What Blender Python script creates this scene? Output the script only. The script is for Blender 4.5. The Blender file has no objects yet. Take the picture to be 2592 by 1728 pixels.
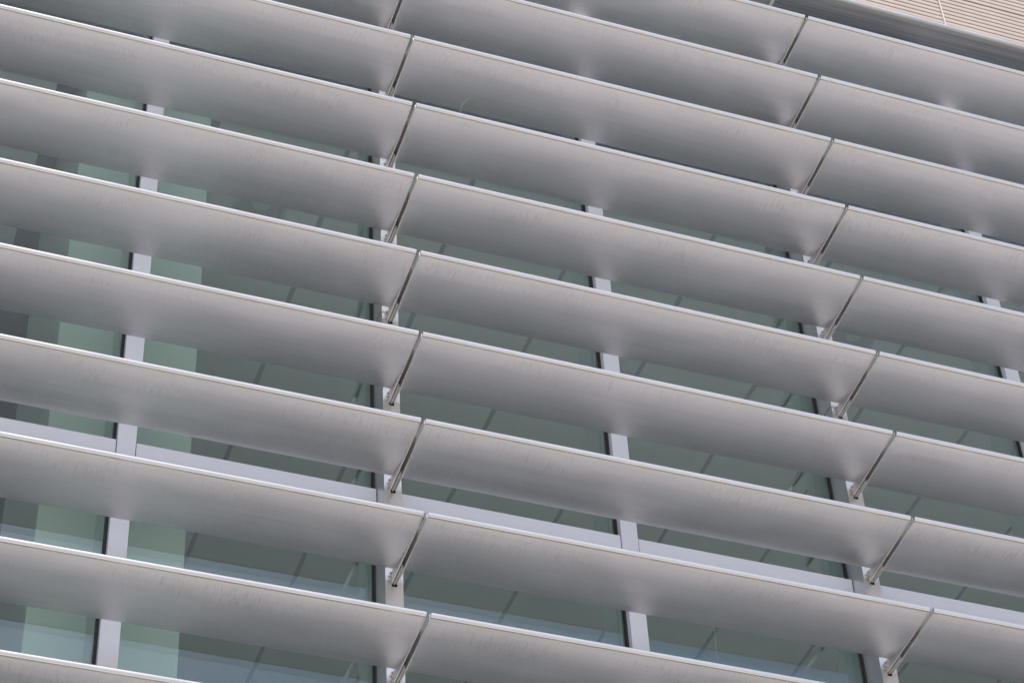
import bpy, bmesh, math, random
from mathutils import Vector, Matrix
R_ = math.radians
sc = bpy.context.scene
COL = sc.collection

# ------------------------------------------------------------------ camera, world, sun, exposure
H = 11.4                     # height of the reference louvre row above the ground
BAY = 2.4                    # spacing of the louvre joints
GAP = 0.0188
PITCH = 0.5354               # vertical spacing of the rows

cam = bpy.data.cameras.new('camera')
cam.sensor_width = 36.0
cam.lens = 36.0 * 6061.228 / 2592.0
cam.clip_start = 0.1
cam.clip_end = 3000
camo = bpy.data.objects.new('camera', cam)
COL.objects.link(camo)
rows = ((0.9421679113775087, -0.3318540739201716, -0.04682414327169757),
        (0.199191623754669, 0.6668456867023569, -0.7180804461565853),
        (0.2695224993, 0.6672253770271687, 0.6943831596852209))
r, d, f = (Vector(v).normalized() for v in rows)
m = Matrix((r, -d, -f)).transposed().to_4x4()
m.translation = Vector((-2.5310847, -7.3884589, -9.775197 + H))
camo.matrix_world = m
sc.camera = camo

SUN_EL, SUN_AZ = 53.5, 193.0          # azimuth measured clockwise from +Y: high sun in front, a little to the left
world = bpy.data.worlds.new('World')
sc.world = world
world.use_nodes = True
nt = world.node_tree
for n in list(nt.nodes): nt.nodes.remove(n)
out = nt.nodes.new('ShaderNodeOutputWorld')
bg = nt.nodes.new('ShaderNodeBackground'); bg.inputs['Strength'].default_value = 0.13
sky = nt.nodes.new('ShaderNodeTexSky'); sky.sky_type = 'NISHITA'; sky.sun_disc = False
sky.sun_elevation = R_(SUN_EL); sky.sun_rotation = R_(SUN_AZ)
sky.air_density = 1.0; sky.dust_density = 1.5; sky.ozone_density = 1.0
# broken cloud cover: soft, warm-white cloud over the blue
tc = nt.nodes.new('ShaderNodeTexCoord')
mp = nt.nodes.new('ShaderNodeMapping'); mp.inputs['Scale'].default_value = (1.3, 1.3, 2.6)
ns = nt.nodes.new('ShaderNodeTexNoise'); ns.inputs['Scale'].default_value = 2.4
ns.inputs['Detail'].default_value = 8; ns.inputs['Roughness'].default_value = 0.55
rp = nt.nodes.new('ShaderNodeValToRGB')
rp.color_ramp.elements[0].position = 0.44; rp.color_ramp.elements[0].color = (0.0, 0.0, 0.0, 1)
rp.color_ramp.elements[1].position = 0.66; rp.color_ramp.elements[1].color = (0.95, 0.95, 0.95, 1)
mx = nt.nodes.new('ShaderNodeMix'); mx.data_type = 'RGBA'
mx.inputs[7].default_value = (6.4, 6.5, 7.0, 1)
nt.links.new(tc.outputs['Generated'], mp.inputs['Vector'])
nt.links.new(mp.outputs['Vector'], ns.inputs['Vector'])
nt.links.new(ns.outputs['Fac'], rp.inputs['Fac'])
nt.links.new(rp.outputs['Color'], mx.inputs[0])
nt.links.new(sky.outputs['Color'], mx.inputs[6])
nt.links.new(mx.outputs[2], bg.inputs['Color'])
nt.links.new(bg.outputs['Background'], out.inputs['Surface'])

sun = bpy.data.lights.new('sun', 'SUN')
sun.energy = 3.6; sun.angle = R_(0.5); sun.color = (1.0, 0.95, 0.88)
suno = bpy.data.objects.new('sun', sun)
COL.objects.link(suno)
az = R_(SUN_AZ); el = R_(SUN_EL)
to_sun = Vector((math.sin(az) * math.cos(el), math.cos(az) * math.cos(el), math.sin(el)))
suno.rotation_euler = to_sun.to_track_quat('Z', 'Y').to_euler()
suno.location = to_sun * 60

sc.view_settings.view_transform = 'Standard'
sc.view_settings.look = 'None'
sc.view_settings.gamma = 1.0
sc.view_settings.use_curve_mapping = False
sc.view_settings.exposure = 0.6

# ------------------------------------------------------------------ helpers
def obj(name, bm, mat, parent=None, smooth=False):
    me = bpy.data.meshes.new(name)
    bmesh.ops.recalc_face_normals(bm, faces=bm.faces[:])
    bm.to_mesh(me); bm.free()
    if smooth:
        for p in me.polygons: p.use_smooth = True
        me.set_sharp_from_angle(angle=R_(smooth if smooth is not True else 40))
    me.materials.append(mat)
    o = bpy.data.objects.new(name, me)
    COL.objects.link(o)
    if parent is not None: o.parent = parent
    return o

def thing(name, label, cat, loc=(0, 0, 0), group=None):
    o = bpy.data.objects.new(name, None)
    COL.objects.link(o)
    o.location = loc; o['label'] = label; o['category'] = cat
    if group: o['group'] = group
    o.empty_display_size = 0.1
    return o

def tag(o, label, cat, group=None):
    o['label'] = label; o['category'] = cat
    if group: o['group'] = group
    return o

def dup(root, loc, label):
    c = root.copy(); COL.objects.link(c); c.location = loc; c['label'] = label
    for ch in list(root.children):
        k = ch.copy(); COL.objects.link(k); k.parent = c
        for g in list(ch.children):
            h = g.copy(); COL.objects.link(h); h.parent = k
    return c

def box(bm, x0, x1, y0, y1, z0, z1, bevel=0):
    v = [bm.verts.new((x, y, z)) for x in (x0, x1) for y in (y0, y1) for z in (z0, z1)]
    fs = [(0, 1, 3, 2), (4, 6, 7, 5), (0, 4, 5, 1), (2, 3, 7, 6), (0, 2, 6, 4), (1, 5, 7, 3)]
    faces = [bm.faces.new([v[i] for i in f_]) for f_ in fs]
    if bevel:
        es = list({e for f_ in faces for e in f_.edges})
        bmesh.ops.bevel(bm, geom=es, offset=bevel, segments=2, affect='EDGES', profile=0.5)

def prism(bm, prof, x0, x1, cap=True):
    """closed (y,z) profile swept along x"""
    a = [bm.verts.new((x0, y, z)) for y, z in prof]
    b = [bm.verts.new((x1, y, z)) for y, z in prof]
    n = len(prof)
    for i in range(n):
        j = (i + 1) % n
        bm.faces.new((a[i], a[j], b[j], b[i]))
    if cap:
        bm.faces.new(a); bm.faces.new(b[::-1])

def tube(bm, pts, rad, seg=8, cap=True):
    pts = [Vector(p) for p in pts]
    rings = []
    for i, p in enumerate(pts):
        t = (pts[min(i + 1, len(pts) - 1)] - pts[max(i - 1, 0)]).normalized()
        a = t.orthogonal().normalized() if i == 0 else (ref - t * ref.dot(t)).normalized()
        ref = a
        b = t.cross(a)
        rr = rad[i] if isinstance(rad, (list, tuple)) else rad
        rings.append([bm.verts.new(p + (a * math.cos(2 * math.pi * k / seg) + b * math.sin(2 * math.pi * k / seg)) * rr) for k in range(seg)])
    for q in range(len(rings) - 1):
        for k in range(seg):
            bm.faces.new((rings[q][k], rings[q][(k + 1) % seg], rings[q + 1][(k + 1) % seg], rings[q + 1][k]))
    if cap:
        bm.faces.new(rings[0][::-1]); bm.faces.new(rings[-1])

# ------------------------------------------------------------------ materials
class NT:
    def __init__(s, name):
        s.m = bpy.data.materials.new(name); s.m.use_nodes = True
        s.t = s.m.node_tree
        for n in list(s.t.nodes): s.t.nodes.remove(n)
        s.out = s.t.nodes.new('ShaderNodeOutputMaterial')
    def n(s, kind, **kw):
        q = s.t.nodes.new(kind)
        for k, v in kw.items():
            if k.startswith('i_'):
                key = k[2:]; key = int(key) if key.isdigit() else key.replace('_', ' ')
                q.inputs[key].default_value = v
            else: setattr(q, k, v)
        return q
    def l(s, a, b): s.t.links.new(a, b)
    def math(s, op, a, b=None, clamp=False):
        q = s.n('ShaderNodeMath', operation=op); q.use_clamp = clamp
        for i, v in enumerate((a, b)):
            if v is None: continue
            if isinstance(v, (int, float)): q.inputs[i].default_value = v
            else: s.l(v, q.inputs[i])
        return q.outputs[0]
    def maprange(s, v, a, b, c=0.0, d_=1.0, smooth=False):
        q = s.n('ShaderNodeMapRange'); q.interpolation_type = 'SMOOTHSTEP' if smooth else 'LINEAR'
        s.l(v, q.inputs[0])
        for i, x in zip((1, 2, 3, 4), (a, b, c, d_)): q.inputs[i].default_value = x
        return q.outputs[0]
    def mix(s, fac, a, b):
        q = s.n('ShaderNodeMix', data_type='RGBA')
        for i, v in ((0, fac), (6, a), (7, b)):
            if isinstance(v, (int, float)): q.inputs[i].default_value = v
            elif isinstance(v, tuple): q.inputs[i].default_value = (*v, 1) if len(v) == 3 else v
            else: s.l(v, q.inputs[i])
        return q.outputs[2]
    def noise(s, vec, scale, detail=3, rough=0.5, stretch=None):
        if stretch:
            mpn = s.n('ShaderNodeMapping'); mpn.inputs['Scale'].default_value = stretch
            s.l(vec, mpn.inputs['Vector']); vec = mpn.outputs['Vector']
        q = s.n('ShaderNodeTexNoise'); q.inputs['Scale'].default_value = scale
        q.inputs['Detail'].default_value = detail; q.inputs['Roughness'].default_value = rough
        s.l(vec, q.inputs['Vector'])
        return q.outputs['Fac']

def coords(s, randomise=True):
    tcn = s.n('ShaderNodeTexCoord')
    if not randomise: return tcn.outputs['Object'], tcn.outputs['Object']
    oi = s.n('ShaderNodeObjectInfo')
    off = s.n('ShaderNodeVectorMath', operation='MULTIPLY'); off.inputs[1].default_value = (137.0, 61.0, 23.0)
    cmb = s.n('ShaderNodeCombineXYZ')
    for i in range(3): s.l(oi.outputs['Random'], cmb.inputs[i])
    s.l(cmb.outputs[0], off.inputs[0])
    add = s.n('ShaderNodeVectorMath', operation='ADD')
    s.l(tcn.outputs['Object'], add.inputs[0]); s.l(off.outputs[0], add.inputs[1])
    return tcn.outputs['Object'], add.outputs[0]

def plain(name, col, rough=0.5, metal=0.0, spec=0.5, var=0.06, scale=6.0, bump=0.0, stretch=None):
    s = NT(name)
    raw, v = coords(s)
    nz = s.noise(v, scale, 4, 0.55, stretch)
    lo = tuple(c * (1 - var) for c in col); hi = tuple(min(1, c * (1 + var)) for c in col)
    c = s.mix(s.maprange(nz, 0.3, 0.7), lo, hi)
    b = s.n('ShaderNodeBsdfPrincipled')
    b.inputs['Metallic'].default_value = metal
    b.inputs['Specular IOR Level'].default_value = spec
    s.l(c, b.inputs['Base Color'])
    s.l(s.maprange(nz, 0.3, 0.7, rough * 0.9, min(1, rough * 1.12)), b.inputs['Roughness'])
    if bump:
        bp = s.n('ShaderNodeBump', i_Strength=bump, i_Distance=0.002)
        s.l(s.noise(v, scale * 12, 3, 0.6, stretch), bp.inputs['Height']); s.l(bp.outputs[0], b.inputs['Normal'])
    s.l(b.outputs[0], s.out.inputs['Surface'])
    return s.m

def blade_metal(name, base=(0.635, 0.608, 0.640), rough=0.415, dirt=1.0):
    s = NT(name)
    raw, v = coords(s)
    sep = s.n('ShaderNodeSeparateXYZ'); s.l(raw, sep.inputs[0])
    y = sep.outputs['Y']
    # cloudy tone of the anodising, and long faint rolling bands along the blade
    big = s.noise(v, 2.2, 3, 0.5, (1, 2, 1))
    band = s.noise(v, 1.0, 4, 0.6, (0.7, 38, 1))
    c = s.mix(s.maprange(big, 0.3, 0.7), tuple(k * 0.95 for k in base), tuple(min(1, k * 1.04) for k in base))
    oi = s.n('ShaderNodeObjectInfo')
    c = s.mix(s.maprange(oi.outputs['Random'], 0, 1, 0.0, 0.14), c, (0.42, 0.42, 0.46))
    c = s.mix(s.maprange(band, 0.35, 0.7, 0.0, 0.20), c, (0.80, 0.80, 0.82))
    # rain runs: fine marks across the blade behind the nose, denser in patches
    runs = s.noise(v, 1.0, 4, 0.62, (170, 16, 1))
    runs2 = s.noise(v, 1.0, 3, 0.6, (260, 30, 1))
    patch = s.maprange(s.noise(v, 3.0, 2, 0.5), 0.35, 0.62)
    edge = s.math('MULTIPLY', s.maprange(y, 0.02, 0.05, 0, 1, True), s.maprange(y, 0.10, 0.21, 1, 0, True))
    a1 = s.math('MULTIPLY', s.math('MULTIPLY', s.maprange(runs, 0.52, 0.68), edge), patch)
    a2 = s.math('MULTIPLY', s.math('MULTIPLY', s.maprange(runs2, 0.57, 0.75), edge), patch)
    c = s.mix(s.math('MULTIPLY', a1, 0.42 * dirt), c, (0.34, 0.29, 0.235))
    c = s.mix(s.math('MULTIPLY', a2, 0.34 * dirt), c, (0.30, 0.24, 0.19))
    # light film of dust close to the nose
    film = s.math('MULTIPLY', s.maprange(y, 0.015, 0.15, 1, 0, True), s.maprange(s.noise(v, 5, 3), 0.3, 0.7, 0.25, 0.55))
    film = s.math('MULTIPLY', film, dirt)
    c = s.mix(s.math('MULTIPLY', film, 0.55), c, (0.62, 0.585, 0.55))
    # faint wiped scratches across the rear
    scr = s.noise(v, 1.0, 3, 0.6, (210, 17, 1))
    rear = s.math('MULTIPLY', s.maprange(y, 0.18, 0.28, 0, 1, True), s.maprange(scr, 0.50, 0.68))
    c = s.mix(s.math('MULTIPLY', rear, 0.25), c, (0.90, 0.87, 0.83))
    # sparse droppings and specks
    vo = s.n('ShaderNodeTexVoronoi'); vo.inputs['Scale'].default_value = 9.0
    mpn = s.n('ShaderNodeMapping'); mpn.inputs['Scale'].default_value = (1, 1.6, 1)
    s.l(v, mpn.inputs['Vector']); s.l(mpn.outputs['Vector'], vo.inputs['Vector'])
    speck = s.math('MULTIPLY', s.maprange(vo.outputs['Distance'], 0.018, 0.035, 1, 0), s.maprange(s.noise(v, 1.7, 2), 0.52, 0.56))
    c = s.mix(s.math('MULTIPLY', speck, 0.7), c, (0.42, 0.32, 0.24))
    b = s.n('ShaderNodeBsdfPrincipled')
    b.inputs['Metallic'].default_value = 0.9
    s.l(c, b.inputs['Base Color'])
    ro = s.math('ADD', s.maprange(big, 0.3, 0.7, rough - 0.02, rough + 0.04), s.math('MULTIPLY', film, 0.25))
    ro = s.math('ADD', ro, s.math('MULTIPLY', rear, 0.10))
    s.l(ro, b.inputs['Roughness'])
    bp = s.n('ShaderNodeBump', i_Strength=0.25, i_Distance=0.0006)
    hgt = s.math('ADD', s.noise(v, 1.0, 3, 0.6, (6, 420, 1)), s.math('MULTIPLY', scr, 1.2))
    s.l(hgt, bp.inputs['Height'])
    bp2 = s.n('ShaderNodeBump', i_Strength=0.22, i_Distance=0.02)      # slight oil-canning of the sheet
    s.l(s.noise(v, 1.6, 2, 0.4, (1, 1.5, 1)), bp2.inputs['Height']); s.l(bp.outputs[0], bp2.inputs['Normal'])
    s.l(bp2.outputs[0], b.inputs['Normal'])
    s.l(b.outputs[0], s.out.inputs['Surface'])
    return s.m

def glass_mat(name, tint, rough=0.0, ior=1.52):
    s = NT(name)
    raw, v = coords(s)
    fr = s.n('ShaderNodeFresnel', i_IOR=ior)
    ge = s.n('ShaderNodeNewGeometry')
    q = s.n('ShaderNodeMapRange'); s.l(ge.outputs['Backfacing'], q.inputs[0]); q.inputs[3].default_value = ior; q.inputs[4].default_value = 1.0 / ior
    s.l(q.outputs[0], fr.inputs['IOR'])
    bp = s.n('ShaderNodeBump', i_Strength=0.04, i_Distance=0.02)
    s.l(s.noise(v, 0.9, 2, 0.4), bp.inputs['Height'])
    s.l(bp.outputs[0], fr.inputs['Normal'])
    tr = s.n('ShaderNodeBsdfTransparent'); tr.inputs['Color'].default_value = (*tint, 1)
    gl = s.n('ShaderNodeBsdfGlossy'); gl.inputs['Roughness'].default_value = rough
    gl.inputs['Color'].default_value = (0.76, 0.87, 0.98, 1)
    s.l(bp.outputs[0], gl.inputs['Normal'])
    mxs = s.n('ShaderNodeMixShader')
    s.l(s.math('MULTIPLY', fr.outputs[0], 2.0, True), mxs.inputs[0]); s.l(tr.outputs[0], mxs.inputs[1]); s.l(gl.outputs[0], mxs.inputs[2])
    s.l(mxs.outputs[0], s.out.inputs['Surface'])
    return s.m

M = dict(
    blade=blade_metal('brushed aluminium'),
    topblade=blade_metal('shade-darkened aluminium', (0.17, 0.168, 0.176), 0.33, 0.2),  # blade metal darkened: the closing blades' shade is in the base colour
    nose=plain('bright anodised nose', (0.62, 0.61, 0.625), 0.2, 0.95, var=0.03, scale=3),
    topside=plain('dusty upper sheet', (0.60, 0.585, 0.59), 0.5, 0.15, var=0.08, scale=8),
    dullnose=plain('dull nose', (0.50, 0.50, 0.52), 0.45, 0.8, var=0.04, scale=3),
    cap=plain('end plate aluminium', (0.62, 0.60, 0.60), 0.42, 0.7, var=0.06, scale=14),
    seam=plain('dusty seam', (0.50, 0.455, 0.38), 0.8, 0.0, var=0.15, scale=30, stretch=(0.3, 1, 1)),
    major=plain('satin mullion aluminium', (0.66, 0.66, 0.66), 0.36, 0.85, var=0.05, scale=2.5),
    frame=plain('silver powder coat', (0.54, 0.545, 0.575), 0.42, 0.15, var=0.03, scale=3),
    gasket=plain('black rubber gasket', (0.012, 0.011, 0.012), 0.6, var=0.2, scale=20),
    steel=plain('stainless bracket steel', (0.34, 0.325, 0.305), 0.6, 0.1, var=0.1, scale=25),
    bolt=plain('stainless bolt', (0.55, 0.47, 0.40), 0.25, 0.95, var=0.12, scale=60),
    dark=plain('dark slot', (0.006, 0.006, 0.006), 0.8),
    fin=plain('inner mullion coat', (0.52, 0.56, 0.57), 0.55, var=0.03),
    ceil=plain('painted ceiling panel', (0.84, 0.84, 0.83), 0.85, var=0.025, scale=1.5),
    spandrel=plain('dark spandrel', (0.07, 0.08, 0.085), 0.6, var=0.1),
    joint=plain('ceiling joint strip', (0.36, 0.37, 0.36), 0.8, var=0.05),
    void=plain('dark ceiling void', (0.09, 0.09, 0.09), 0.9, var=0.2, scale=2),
    wall=plain('white plaster', (0.74, 0.75, 0.74), 0.9, var=0.02, scale=1.2),
    can=plain('grey downlight can', (0.38, 0.39, 0.39), 0.6, var=0.05),
    trim=plain('downlight trim', (0.62, 0.63, 0.62), 0.5, var=0.04),
    floor=plain('pale office floor', (0.52, 0.50, 0.46), 0.7, var=0.08, scale=2),
    beige=plain('beige ribbed cladding', (0.325, 0.272, 0.245), 0.62, var=0.05, scale=5, bump=0.15),
    strip=plain('pale pinkish strip', (0.42, 0.365, 0.34), 0.5, var=0.05),
    groove=plain('cladding groove shadow gap', (0.20, 0.14, 0.11), 0.85, var=0.1),
    concrete=plain('building side concrete', (0.36, 0.35, 0.33), 0.85, var=0.12, scale=0.6, bump=0.2),
    ground=plain('pale paving', (0.40, 0.385, 0.37), 0.85, var=0.12, scale=0.35, bump=0.2),
    straw=plain('dry straw', (0.22, 0.13, 0.055), 0.7, var=0.15, scale=60),
    cable=plain('brown cable', (0.16, 0.12, 0.09), 0.6, var=0.1, scale=20),
    glass=glass_mat('green tinted glass', (0.755, 0.825, 0.775)),
)

# ------------------------------------------------------------------ setting
bm = bmesh.new()
s_ = 700
v = [bm.verts.new(p) for p in ((-s_, -s_, 0), (s_, -s_, 0), (s_, s_, 0), (-s_, s_, 0))]
bm.faces.new(v)
g = obj('ground', bm, M['ground']); g['kind'] = 'structure'

X0, X1 = -2 * BAY - 0.03, 3 * BAY + 0.05      # built length of the louvred front
ZT = H + 1.75                                  # underside of the cladding above the louvres
ZB = H - 10.5 * PITCH                          # sill of the glazing

# the building mass: roof, side walls and lower wall keep the sun off the front
b_root = thing('office_building', 'pale office building carrying the louvres, its wall and roof behind the beige cladding', 'building', (0, 0, 0))
bm = bmesh.new(); box(bm, X0 - 22, X1 + 26, 0.62, 14, H + 1.72, H + 6.5); obj('upper_storey', bm, M['concrete'], b_root)
bm = bmesh.new(); box(bm, X0 - 22, X1 + 26, 0.45, 14, 0.0, ZB - 0.15); obj('lower_wall', bm, M['concrete'], b_root)
bm = bmesh.new(); box(bm, X0 - 22, X0 - 0.03, 0.45, 14, ZB - 0.148, H + 1.718); obj('side_wall', bm, M['concrete'], b_root)
bm = bmesh.new(); box(bm, X1 + 0.03, X1 + 26, 0.45, 14, ZB - 0.148, H + 1.718); obj('side_wall', bm, M['concrete'], b_root)
bm = bmesh.new(); box(bm, X0 - 0.02, X1 + 0.02, 11, 11.3, ZB - 0.146, H + 1.716); obj('rear_wall', bm, M['wall'], b_root)
bm = bmesh.new(); box(bm, X0 - 0.02, X1 + 0.02, 0.63, 0.80, H + 0.46, H + 1.716); obj('spandrel', bm, M['spandrel'], b_root)

bm = bmesh.new(); box(bm, X0 - 0.02, X1 + 0.02, 0.82, 10.9, ZB - 0.1, ZB - 0.02)
o = obj('floor', bm, M['floor']); o['kind'] = 'structure'

# ceiling: panels running away from the window with dark joints, a darker slot along the window
ZC = H + 0.20
J0, JW = -0.03, 0.734
WX0, WX1, WY0, WY1 = -1.50, -0.83, 0.90, 2.30   # the pier that stands behind the glass
bm = bmesh.new()
xs = [J0 + JW * k for k in range(-8, 12)]
for a, b in zip(xs[:-1], xs[1:]):
    x0, x1 = a + 0.016, b - 0.016
    if x1 < -1.645: box(bm, x0, x1, 0.86, 2.62, ZC, ZC + 0.02)
    elif x0 < -1.645 < x1:
        box(bm, x0, -1.645, 0.86, 2.62, ZC, ZC + 0.02)
        box(bm, WX1, x1, 0.86, 10.9, ZC, ZC + 0.02) if x1 > WX1 else None
    elif x1 <= WX1 + 0.05: pass
    elif x0 < WX1: box(bm, WX1 + 0.004, x1, 0.86, 10.9, ZC, ZC + 0.02)
    else: box(bm, x0, x1, 0.86, 10.9, ZC, ZC + 0.02)
o = obj('ceiling', bm, M['ceil']); o['kind'] = 'structure'
bm = bmesh.new(); box(bm, WX1 + 0.004, X1, 0.86, 10.9, ZC + 0.024, ZC + 0.05)
box(bm, X0, -1.645, 0.86, 2.62, ZC + 0.024, ZC + 0.05)
o = obj('ceiling_joints', bm, M['joint']); o['kind'] = 'structure'
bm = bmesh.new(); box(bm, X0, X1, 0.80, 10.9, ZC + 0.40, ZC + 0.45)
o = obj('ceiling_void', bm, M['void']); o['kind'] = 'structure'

pier = thing('wall_pier', 'pale square-edged pier standing behind the glass at the left', 'pier', (WX0, WY0, ZB))
bm = bmesh.new(); box(bm, 0, WX1 - WX0, 0, WY1 - WY0, -0.018, ZC + 0.39 - ZB, 0.004); obj('plaster_face', bm, M['wall'], pier)
# bulkhead that closes the dark void behind the pier
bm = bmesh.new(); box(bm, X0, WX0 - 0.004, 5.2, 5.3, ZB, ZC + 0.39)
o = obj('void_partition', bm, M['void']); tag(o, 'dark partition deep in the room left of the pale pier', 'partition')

def downlight(x, label):
    t = thing('ceiling_downlight', label, 'downlight', (x, 1.60, ZC), 'round downlights recessed in the office ceiling')
    bm = bmesh.new(); n = 48
    ri, ro = 0.135, 0.152
    prof = [(ro, -0.001), (ro, -0.006), (ri, -0.006), (ri, -0.001)]
    rings = [[bm.verts.new((r_ * math.cos(2 * math.pi * k / n), r_ * math.sin(2 * math.pi * k / n), z)) for k in range(n)] for r_, z in prof]
    for q in range(4):
        for k in range(n):
            bm.faces.new((rings[q][k], rings[q][(k + 1) % n], rings[(q + 1) % 4][(k + 1) % n], rings[(q + 1) % 4][k]))
    obj('trim_ring', bm, M['trim'], t, 40)
    bm = bmesh.new()      # shallow dark dish, its bottom lip proud of the ceiling
    pr = [(0.133, -0.0045), (0.12, -0.012), (0.03, -0.013), (0.0005, -0.013)]
    rings = [[bm.verts.new((r_ * math.cos(2 * math.pi * k / n), r_ * math.sin(2 * math.pi * k / n), z)) for k in range(n)] for r_, z in pr]
    for q in range(3):
        for k in range(n):
            bm.faces.new((rings[q][k], rings[q][(k + 1) % n], rings[q + 1][(k + 1) % n], rings[q + 1][k]))
    bm.faces.new(rings[3])
    obj('reflector', bm, M['can'], t, 40)
    bm = bmesh.new()
    cs = [bm.verts.new((0.052 * math.cos(2 * math.pi * k / n), -0.062 + 0.052 * math.sin(2 * math.pi * k / n), -0.017)) for k in range(n)]
    bm.faces.new(cs); ext = bmesh.ops.extrude_face_region(bm, geom=bm.faces[:])
    bmesh.ops.translate(bm, verts=[e for e in ext['geom'] if isinstance(e, bmesh.types.BMVert)], vec=(0, 0, 0.003))
    obj('lens', bm, M['trim'], t)
downlight(-0.385, 'round grey downlight in the ceiling behind the left bay of glass')
downlight(3.300, 'round grey downlight in the ceiling behind the right bay of glass')

# ------------------------------------------------------------------ curtain wall: mullions, panes, transoms
MX, MW, MY = -0.0306, 0.0823, 0.4533
IX, IW, IY = 1.1669, 0.0842, 0.5554
GY = 0.603
TZ1 = H - 2.638; TZ0 = TZ1 - 0.088

side = {-2: 'beyond the left edge of the photo', -1: 'beyond the left edge of the photo', 0: 'at the left blade joint', 1: 'at the right blade joint',
        2: 'beyond the right edge of the photo', 3: 'far beyond the right edge of the photo'}
ROWS = range(-3, 11)

def major_mullion(k):
    x = k * BAY + MX
    t = thing('bracket_mullion', 'deep satin aluminium mullion with black bracket slots ' + side[k], 'mullion', (x, MY, ZB), 'deep mullions behind the blade joints')
    zt = H + 1.70 - ZB
    bm = bmesh.new()
    # front face with slots: build the face in strips around every slot
    sx0, sx1 = 0.0295, 0.0545
    cuts = []
    for r_ in ROWS:
        z1 = H - PITCH * r_ - 0.010 - ZB; z0 = z1 - 0.052
        if z0 > 0.01 and z1 < zt - 0.01: cuts.append((z0, z1))
    cuts.sort()
    T = 0.004
    zc = 0.0
    for z0, z1 in cuts:
        box(bm, 0, MW, 0, T, zc, z0)
        box(bm, 0, sx0, 0, T, z0, z1); box(bm, sx1, MW, 0, T, z0, z1)
        zc = z1
    box(bm, 0, MW, 0, T, zc, zt)
    box(bm, 0, T, T, 0.137, 0, zt); box(bm, MW - T, MW, T, 0.137, 0, zt)
    bmesh.ops.remove_doubles(bm, verts=bm.verts[:], dist=1e-5)
    obj('box_profile', bm, M['major'], t)
    bm = bmesh.new(); box(bm, T + 0.001, MW - T - 0.001, 0.012, 0.12, 0.002, zt - 0.002); obj('slot_lining', bm, M['dark'], t)
    bm = bmesh.new(); box(bm, -0.012, MW + 0.010, 0.178, 0.172 + 0.185, 0.0, H + 0.45 - ZB); obj('inner_fin', bm, M['fin'], t)
    return t

def inter_mullion(k):
    x = k * BAY + IX
    w = {-2: 'beyond the left edge of the photo', -1: 'in front of the pale pier at the left', 0: 'in the middle of the photo', 1: 'near the right edge of the photo', 2: 'beyond the right edge of the photo'}[k]
    t = thing('window_mullion', 'slim pale grey window mullion ' + w, 'mullion', (x, IY, ZB), 'slim mullions halfway between the blade joints')
    zt = H + 1.70 - ZB
    bm = bmesh.new(); box(bm, 0, IW, 0, 0.035, 0, zt, 0.0015); obj('cover_cap', bm, M['frame'], t)
    bm = bmesh.new(); box(bm, -0.020, IW + 0.010, 0.076, 0.255, 0.0, H + 0.45 - ZB); obj('inner_fin', bm, M['fin'], t)
    return t

for k in range(-2, 4): major_mullion(k)
for k in range(-2, 3): inter_mullion(k)

panes = []
for k in range(-2, 3):
    panes.append((k * BAY + MX + MW, k * BAY + IX, k, 'left half'))
    panes.append((k * BAY + IX + IW, (k + 1) * BAY + MX, k, 'right half'))
bayname = {-2: 'the bay beyond the left edge', -1: 'the left bay', 0: 'the middle bay', 1: 'the right bay', 2: 'the bay beyond the right edge'}
GT = 0.011
for x0, x1, k, half in panes:
    for z0, z1, ud in ((ZB, TZ0, 'below'), (TZ1, H + 1.70, 'above')):
        t = thing('window_pane', 'green tinted window pane %s the pale transom, %s of %s' % (ud, half, bayname[k]), 'window', (x0, GY, z0), 'green glass panes behind the louvres')
        w = x1 - x0; h = z1 - z0
        bm = bmesh.new(); q = [bm.verts.new(p) for p in ((0.004, 0, 0.004), (w - 0.004, 0, 0.004), (w - 0.004, 0, h - 0.004), (0.004, 0, h - 0.004))]
        bm.faces.new(q); obj('outer_glass', bm, M['glass'], t)
        bm = bmesh.new(); q = [bm.verts.new(p) for p in ((0.004, 0.026, 0.004), (w - 0.004, 0.026, 0.004), (w - 0.004, 0.026, h - 0.004), (0.004, 0.026, h - 0.004))]
        bm.faces.new(q); obj('inner_glass', bm, M['glass'], t)
        bm = bmesh.new()
        for a, b in ((0.0005, 0.0035), (w - GT, w - 0.0005)):
            box(bm, a, b, -0.012, -0.002, 0.0005, h - 0.0005)
        obj('gasket', bm, M['gasket'], t)
        bm = bmesh.new()
        box(bm, w - GT - 0.0040, w - GT - 0.0022, -0.010, -0.002, 0.001, h - 0.001)
        obj('glazing_bead', bm, M['gasket'], t)
    t = thing('window_transom', 'pale grey horizontal transom between mullions, %s of %s' % (half, bayname[k]), 'transom', (x0, IY + 0.004, TZ0), 'transom pieces across the window')
    bm = bmesh.new(); box(bm, 0.0035, x1 - x0 - 0.0035, 0, 0.034, 0.0, TZ1 - TZ0, 0.0012); obj('cover_strip', bm, M['frame'], t)
    bm = bmesh.new(); box(bm, 0.0005, x1 - x0 - 0.0005, 0.036, 0.043, 0.001, TZ1 - TZ0 - 0.001); obj('seal_strip', bm, M['gasket'], t)
    bm = bmesh.new(); box(bm, 0.004, x1 - x0 - 0.004, 0.075, 0.18, 0.012, TZ1 - TZ0 - 0.012); obj('inner_rail', bm, M['fin'], t)

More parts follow.
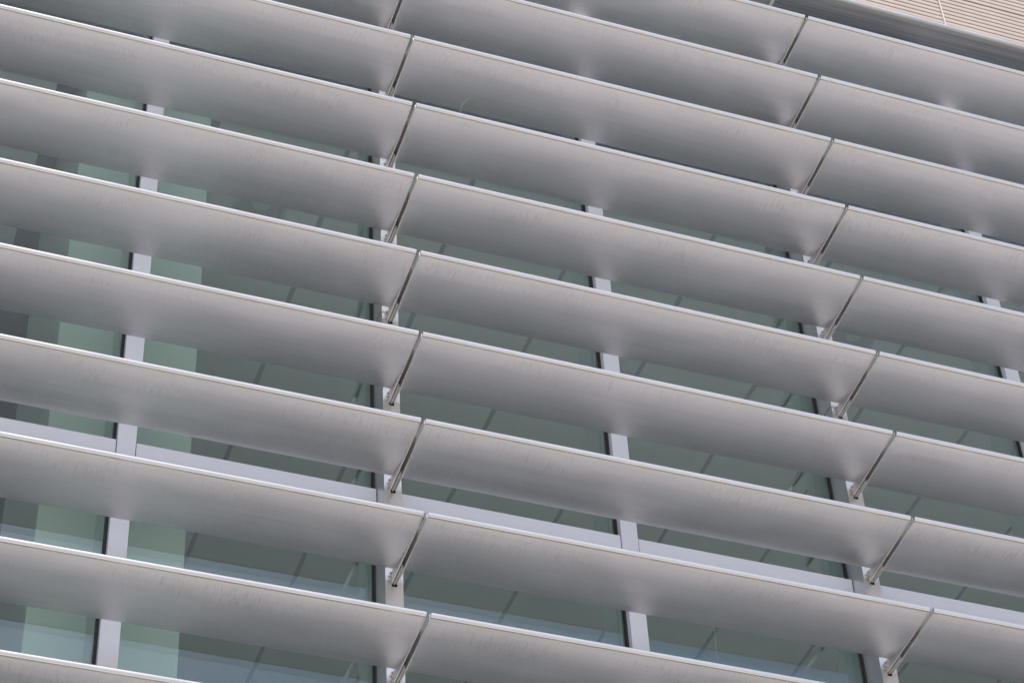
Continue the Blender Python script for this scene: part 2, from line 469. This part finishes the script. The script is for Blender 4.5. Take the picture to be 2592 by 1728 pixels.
# ------------------------------------------------------------------ louvre blades
UNDER = [(0.018, -0.0205), (0.034, -0.0229), (0.05, -0.0248), (0.075, -0.0272), (0.10, -0.0291), (0.125, -0.0305), (0.15, -0.0314),
         (0.175, -0.0320), (0.20, -0.0322), (0.225, -0.0319), (0.25, -0.0311), (0.275, -0.0289), (0.30, -0.0260), (0.325, -0.0222),
         (0.35, -0.0174), (0.375, -0.0114), (0.395, -0.0056), (0.407, -0.0015)]
UPPER = [(0.4110, 0.0030), (0.408, 0.0058), (0.40, 0.0068), (0.35, 0.0105), (0.30, 0.0128), (0.25, 0.0140), (0.20, 0.0142), (0.15, 0.0132), (0.10, 0.0108),
         (0.06, 0.0075), (0.03, 0.0040), (0.018, 0.0020)]
NR = 0.0120; NC = (0.0095, -0.0088)
SHEET = UNDER + UPPER

def make_blade(label, length, mat, cap=True):
    t = thing('louvre_blade', label, 'louvre', (0, 0, 0), 'brushed aluminium sun louvre blades across the facade')
    bm = bmesh.new(); prism(bm, UNDER + [(0.4070, 0.0010), (0.0195, -0.0165)], 0.0062, length - 0.0062)
    obj('lower_sheet', bm, mat, t, 30)
    bm = bmesh.new(); prism(bm, [(0.4100, 0.0016)] + UPPER + [(0.018, -0.0005)], 0.0062, length - 0.0062)
    obj('upper_sheet', bm, M['topside'], t, 30)
    bm = bmesh.new()
    prof = []
    for i in range(17):
        a = R_(65 + 215 * i / 16)       # from the top round the front to the underside
        prof.append((NC[0] + NR * math.cos(a), NC[1] + NR * math.sin(a)))
    prof += [(0.0150, -0.0195), (0.0165, -0.0120), (0.0165, -0.0020)]
    prism(bm, prof, 0.001, length - 0.001)
    obj('rounded_nose', bm, M['nose'] if mat is M['blade'] else M['dullnose'], t, 40)
    bm = bmesh.new(); prism(bm, [(0.0135, -0.0203), (0.0182, -0.0202), (0.0182, -0.0040), (0.0168, -0.0040), (0.0168, -0.0150), (0.0135, -0.0192)], 0.0065, length - 0.0065)
    obj('nose_seam', bm, M['seam'], t)
    # end plate: straight lower edge running from the nose back to the mullion bracket
    cpr = [(0.0185, -0.0250), (0.4515, -0.0500), (0.4515, 0.0120), (0.4300, 0.0120), (0.4200, 0.0068)]
    cpr += [(y + 0.0, z + 0.0016) for y, z in UPPER[2:]]
    for a, b in ((0.0, 0.006), (length - 0.006, length)):
        bm = bmesh.new(); prism(bm, cpr, a, b)
        obj('end_plate', bm, M['cap'], t)
    return t

ordn = ['top', 'second', 'third', 'fourth', 'fifth', 'sixth', 'seventh', 'eighth', 'ninth', 'tenth', 'eleventh', 'twelfth', 'thirteenth', 'fourteenth']
colname = {-2: 'column beyond the left edge', -1: 'left column', 0: 'middle column', 1: 'right column', 2: 'column beyond the right edge'}
first_row = {-1: -1, 0: -2, 1: -2}
last_row = {-1: 8, 0: 7, 1: 6}
extra = {(-1, 5): ', above the transom', (-1, 6): ', below the transom', (-1, 8): ', cut by the bottom edge',
         (0, 1): ', carrying a dry straw', (0, 7): ', cut by the bottom edge', (0, -2): ', cut by the top edge',
         (1, -2): ', under the dark blade', (-1, -1): ', at the top edge', (1, 6): ', at the lower right corner',
         (0, 2): '', (-1, 7): ''}
def blade_label(k, r_):
    if k in (-2, 2): return 'brushed aluminium blade of the %s, row %s' % (colname[k], ordn[r_ + 3])
    if r_ > last_row[k]: return 'brushed aluminium blade of the %s, below the photo, %s row' % (colname[k], ordn[r_ + 3])
    if r_ < first_row[k]: return 'brushed aluminium louvre blade of the %s, above the photo, %s row' % (colname[k], ordn[r_ + 3])
    return 'brushed grey louvre blade, %s from top in the %s%s' % (ordn[r_ - first_row[k]] if r_ > first_row[k] else 'first', colname[k], extra.get((k, r_), ''))

rng = random.Random(4)
proto = None
for k in range(-2, 3):
    for r_ in range(-2, 11):
        loc = (k * BAY + GAP, 0, H - PITCH * r_)
        if proto is None:
            proto = make_blade(blade_label(k, r_), BAY - GAP, M['blade']); proto.location = loc; o = proto
        else: o = dup(proto, loc, blade_label(k, r_))
        o.rotation_euler = (R_(rng.uniform(-0.3, 0.3)), R_(rng.uniform(-0.012, 0.012)), 0)
# closing blades set back under the cladding
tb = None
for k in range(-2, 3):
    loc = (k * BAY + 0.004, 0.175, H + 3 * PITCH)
    lab = 'closing blade coloured dark as in shade, under the beige cladding, in the ' + colname[k]
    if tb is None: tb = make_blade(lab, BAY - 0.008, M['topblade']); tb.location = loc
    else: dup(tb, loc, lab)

# ------------------------------------------------------------------ brackets with bolts at every joint
def make_bracket(label):
    t = thing('blade_bracket', label, 'bracket', (0, 0, 0), 'steel brackets holding the blades to the deep mullions')
    gc = GAP / 2
    bm = bmesh.new(); prism(bm, [(0.335, -0.050), (0.4555, -0.050), (0.4555, -0.018), (0.345, -0.018), (0.335, -0.028)], gc - 0.0052, gc + 0.0052)
    obj('centre_bar', bm, M['steel'], t)
    bm = bmesh.new(); box(bm, 0.0003, GAP - 0.0003, 0.13, 0.451, 0.0100, 0.0118)  # added cover strip, keeps skylight out so the joint reads dark
    obj('gap_light_block', bm, M['steel'], t)
    for sx, x in ((-1, -0.006), (1, GAP + 0.006)):
        for y, z in ((0.440, 0.000), (0.441, -0.026)):
            bm = bmesh.new()
            tube(bm, [(x, y, z), (x + sx * 0.0015, y, z)], 0.0075, 16)
            tube(bm, [(x + sx * 0.0015, y, z), (x + sx * 0.0068, y, z)], 0.0056, 6)
            tube(bm, [(x + sx * 0.0068, y, z), (x + sx * 0.0100, y, z)], 0.0030, 10)
            obj('bolt', bm, M['bolt'], t, 35)
    return t
br = None
for k in range(-1, 3):
    for r_ in range(-2, 11):
        vis = (k == 0 and -1 <= r_ <= 7) or (k == 1 and -2 <= r_ <= 6)
        if k in (0, 1):
            lab = 'bolted steel bracket at the %s blade joint, %s' % ('left' if k == 0 else 'right',
                  ('%s bracket from the top' % (ordn[r_ + (1 if k == 0 else 2)] if r_ + (1 if k == 0 else 2) > 0 else 'first')) if vis else ('outside the photo, row ' + ordn[r_ + 3]))
        else: lab = 'bolted steel bracket on the mullion beyond the %s edge, row %s' % ('left' if k < 0 else 'right', ordn[r_ + 3])
        loc = (k * BAY, 0, H - PITCH * r_)
        if br is None: br = make_bracket(lab); br.location = loc
        else: dup(br, loc, lab)

# thin cables clipped to the sides of both deep mullions
for k, w in ((0, 'left'), (1, 'right')):
    t = thing('clipped_cable', 'thin brown cable clipped to the side of the %s deep mullion by a metal band' % w, 'cable', (k * BAY, 0, H - 3 * PITCH), 'cables on the deep mullions')
    bm = bmesh.new()
    tube(bm, [(-0.0335, 0.4480, 0.016), (-0.0345, 0.475, 0.015), (-0.0342, 0.51, 0.017), (-0.0340, 0.55, 0.014), (-0.0338, 0.585, 0.012)], 0.0016, 8)
    obj('wire', bm, M['cable'], t, True)
    bm = bmesh.new(); box(bm, -0.0345, -0.008, 0.4495, 0.4525, 0.004, 0.017, 0.0006); obj('clip_band', bm, M['bolt'], t)

# ------------------------------------------------------------------ beige ribbed cladding above the louvres
def cladding(x0, x1, z0, z1, label):
    t = thing('cladding_panel', label, 'cladding', (x0, 0.45, z0), 'beige ribbed cladding panels above the louvres')
    h = z1 - z0; n = max(1, round(h / 0.0400)); p_ = h / n
    pr = []
    for i in range(n):
        a = i * p_
        pr += [(0.0, a + 0.0060), (-0.0015, a + 0.010), (-0.0015, a + p_ - 0.006), (0.0, a + p_ - 0.0025)]
        if i < n - 1: pr += [(0.016, a + p_ - 0.0020), (0.016, a + p_ + 0.0055)]
    pr += [(0.03, h - 0.0025), (0.03, 0.006)]
    bm = bmesh.new(); prism(bm, pr, 0.0, x1 - x0)
    bmesh.ops.triangulate(bm, faces=[f_ for f_ in bm.faces if len(f_.verts) > 4])
    obj('ribbed_sheet', bm, M['beige'], t)
    return t
ZJ = H + 2.337
cuts = [X0 - 0.1, 1.30, 3.712, 6.12, X1 + 0.4]
for i in range(4):
    w = ['left of the photo', 'left of the thin vertical joint', 'right of the thin vertical joint', 'beyond the right edge of the photo'][i]
    cladding(cuts[i] + 0.0055, cuts[i + 1] - 0.0055, H + 1.735, ZJ - 0.002, 'beige horizontally ribbed panel under the dark joint, ' + w)
    cladding(cuts[i] + 0.0055, cuts[i + 1] - 0.0055, ZJ + 0.004, H + 6.48, 'beige horizontally ribbed panel over the dark joint, ' + w)
for i in range(1, 4):
    bm = bmesh.new(); box(bm, cuts[i] - 0.0050, cuts[i] + 0.0050, 0.4400, 0.47, H + 1.735, H + 6.48)
    o = obj('joint_strip', bm, M['strip'])
    tag(o, 'thin pale vertical strip between two beige ribbed panels' + ['', ' above the middle column, outside the photo', '', ' outside the photo at the right'][i] + (' at the top right' if i == 2 else ''), 'trim strip')
bm = bmesh.new(); box(bm, X0 - 0.1, X1 + 0.4, 0.485, 0.615, H + 1.74, H + 6.47)
o = obj('cladding_backing', bm, M['groove']); o.parent = b_root

# ------------------------------------------------------------------ dry straws, spider thread
zr = H - PITCH
bm = bmesh.new()
tube(bm, [(0.2575, 0.003, zr + 0.001), (0.2582, 0.004, zr + 0.03), (0.2615, 0.004, zr + 0.058), (0.264, 0.003, zr + 0.064), (0.274, 0.0, zr + 0.083), (0.285, -0.002, zr + 0.101),
          (0.300, 0.0, zr + 0.124), (0.314, 0.002, zr + 0.138), (0.322, 0.004, zr + 0.139)],
     [0.0005, 0.0006, 0.0008, 0.0019, 0.0014, 0.0009, 0.0010, 0.0007, 0.0003], 6)
tube(bm, [(0.300, 0.0, zr + 0.124), (0.318, 0.004, zr + 0.130), (0.332, 0.006, zr + 0.141)], [0.0007, 0.0006, 0.0003], 5)
tag(obj('dry_straw', bm, M['straw'], None, True), 'bent dry straw standing on a blade lip in the middle column', 'straw')
bm = bmesh.new()
tube(bm, [(2.505, 0.003, H + 0.0015), (2.5035, 0.004, H + 0.010), (2.5045, 0.003, H + 0.017)], [0.0012, 0.001, 0.0005], 6)
tube(bm, [(2.505, 0.004, H + 0.004), (2.5095, 0.003, H + 0.010)], [0.0008, 0.0004], 5)
tag(obj('straw_stub', bm, M['straw'], None, True), 'tiny brown straw stub on a blade lip in the right column', 'straw')
bm = bmesh.new()
tube(bm, [(1.590, 0.55, H - 3.02), (1.587, 0.55, H - 3.10), (1.585, 0.553, H - 3.2), (1.581, 0.55, H - 3.36)], 0.0004, 5)
tag(obj('spider_thread', bm, M['trim'], None, True), 'single pale spider thread hanging before the lower middle glass', 'thread')
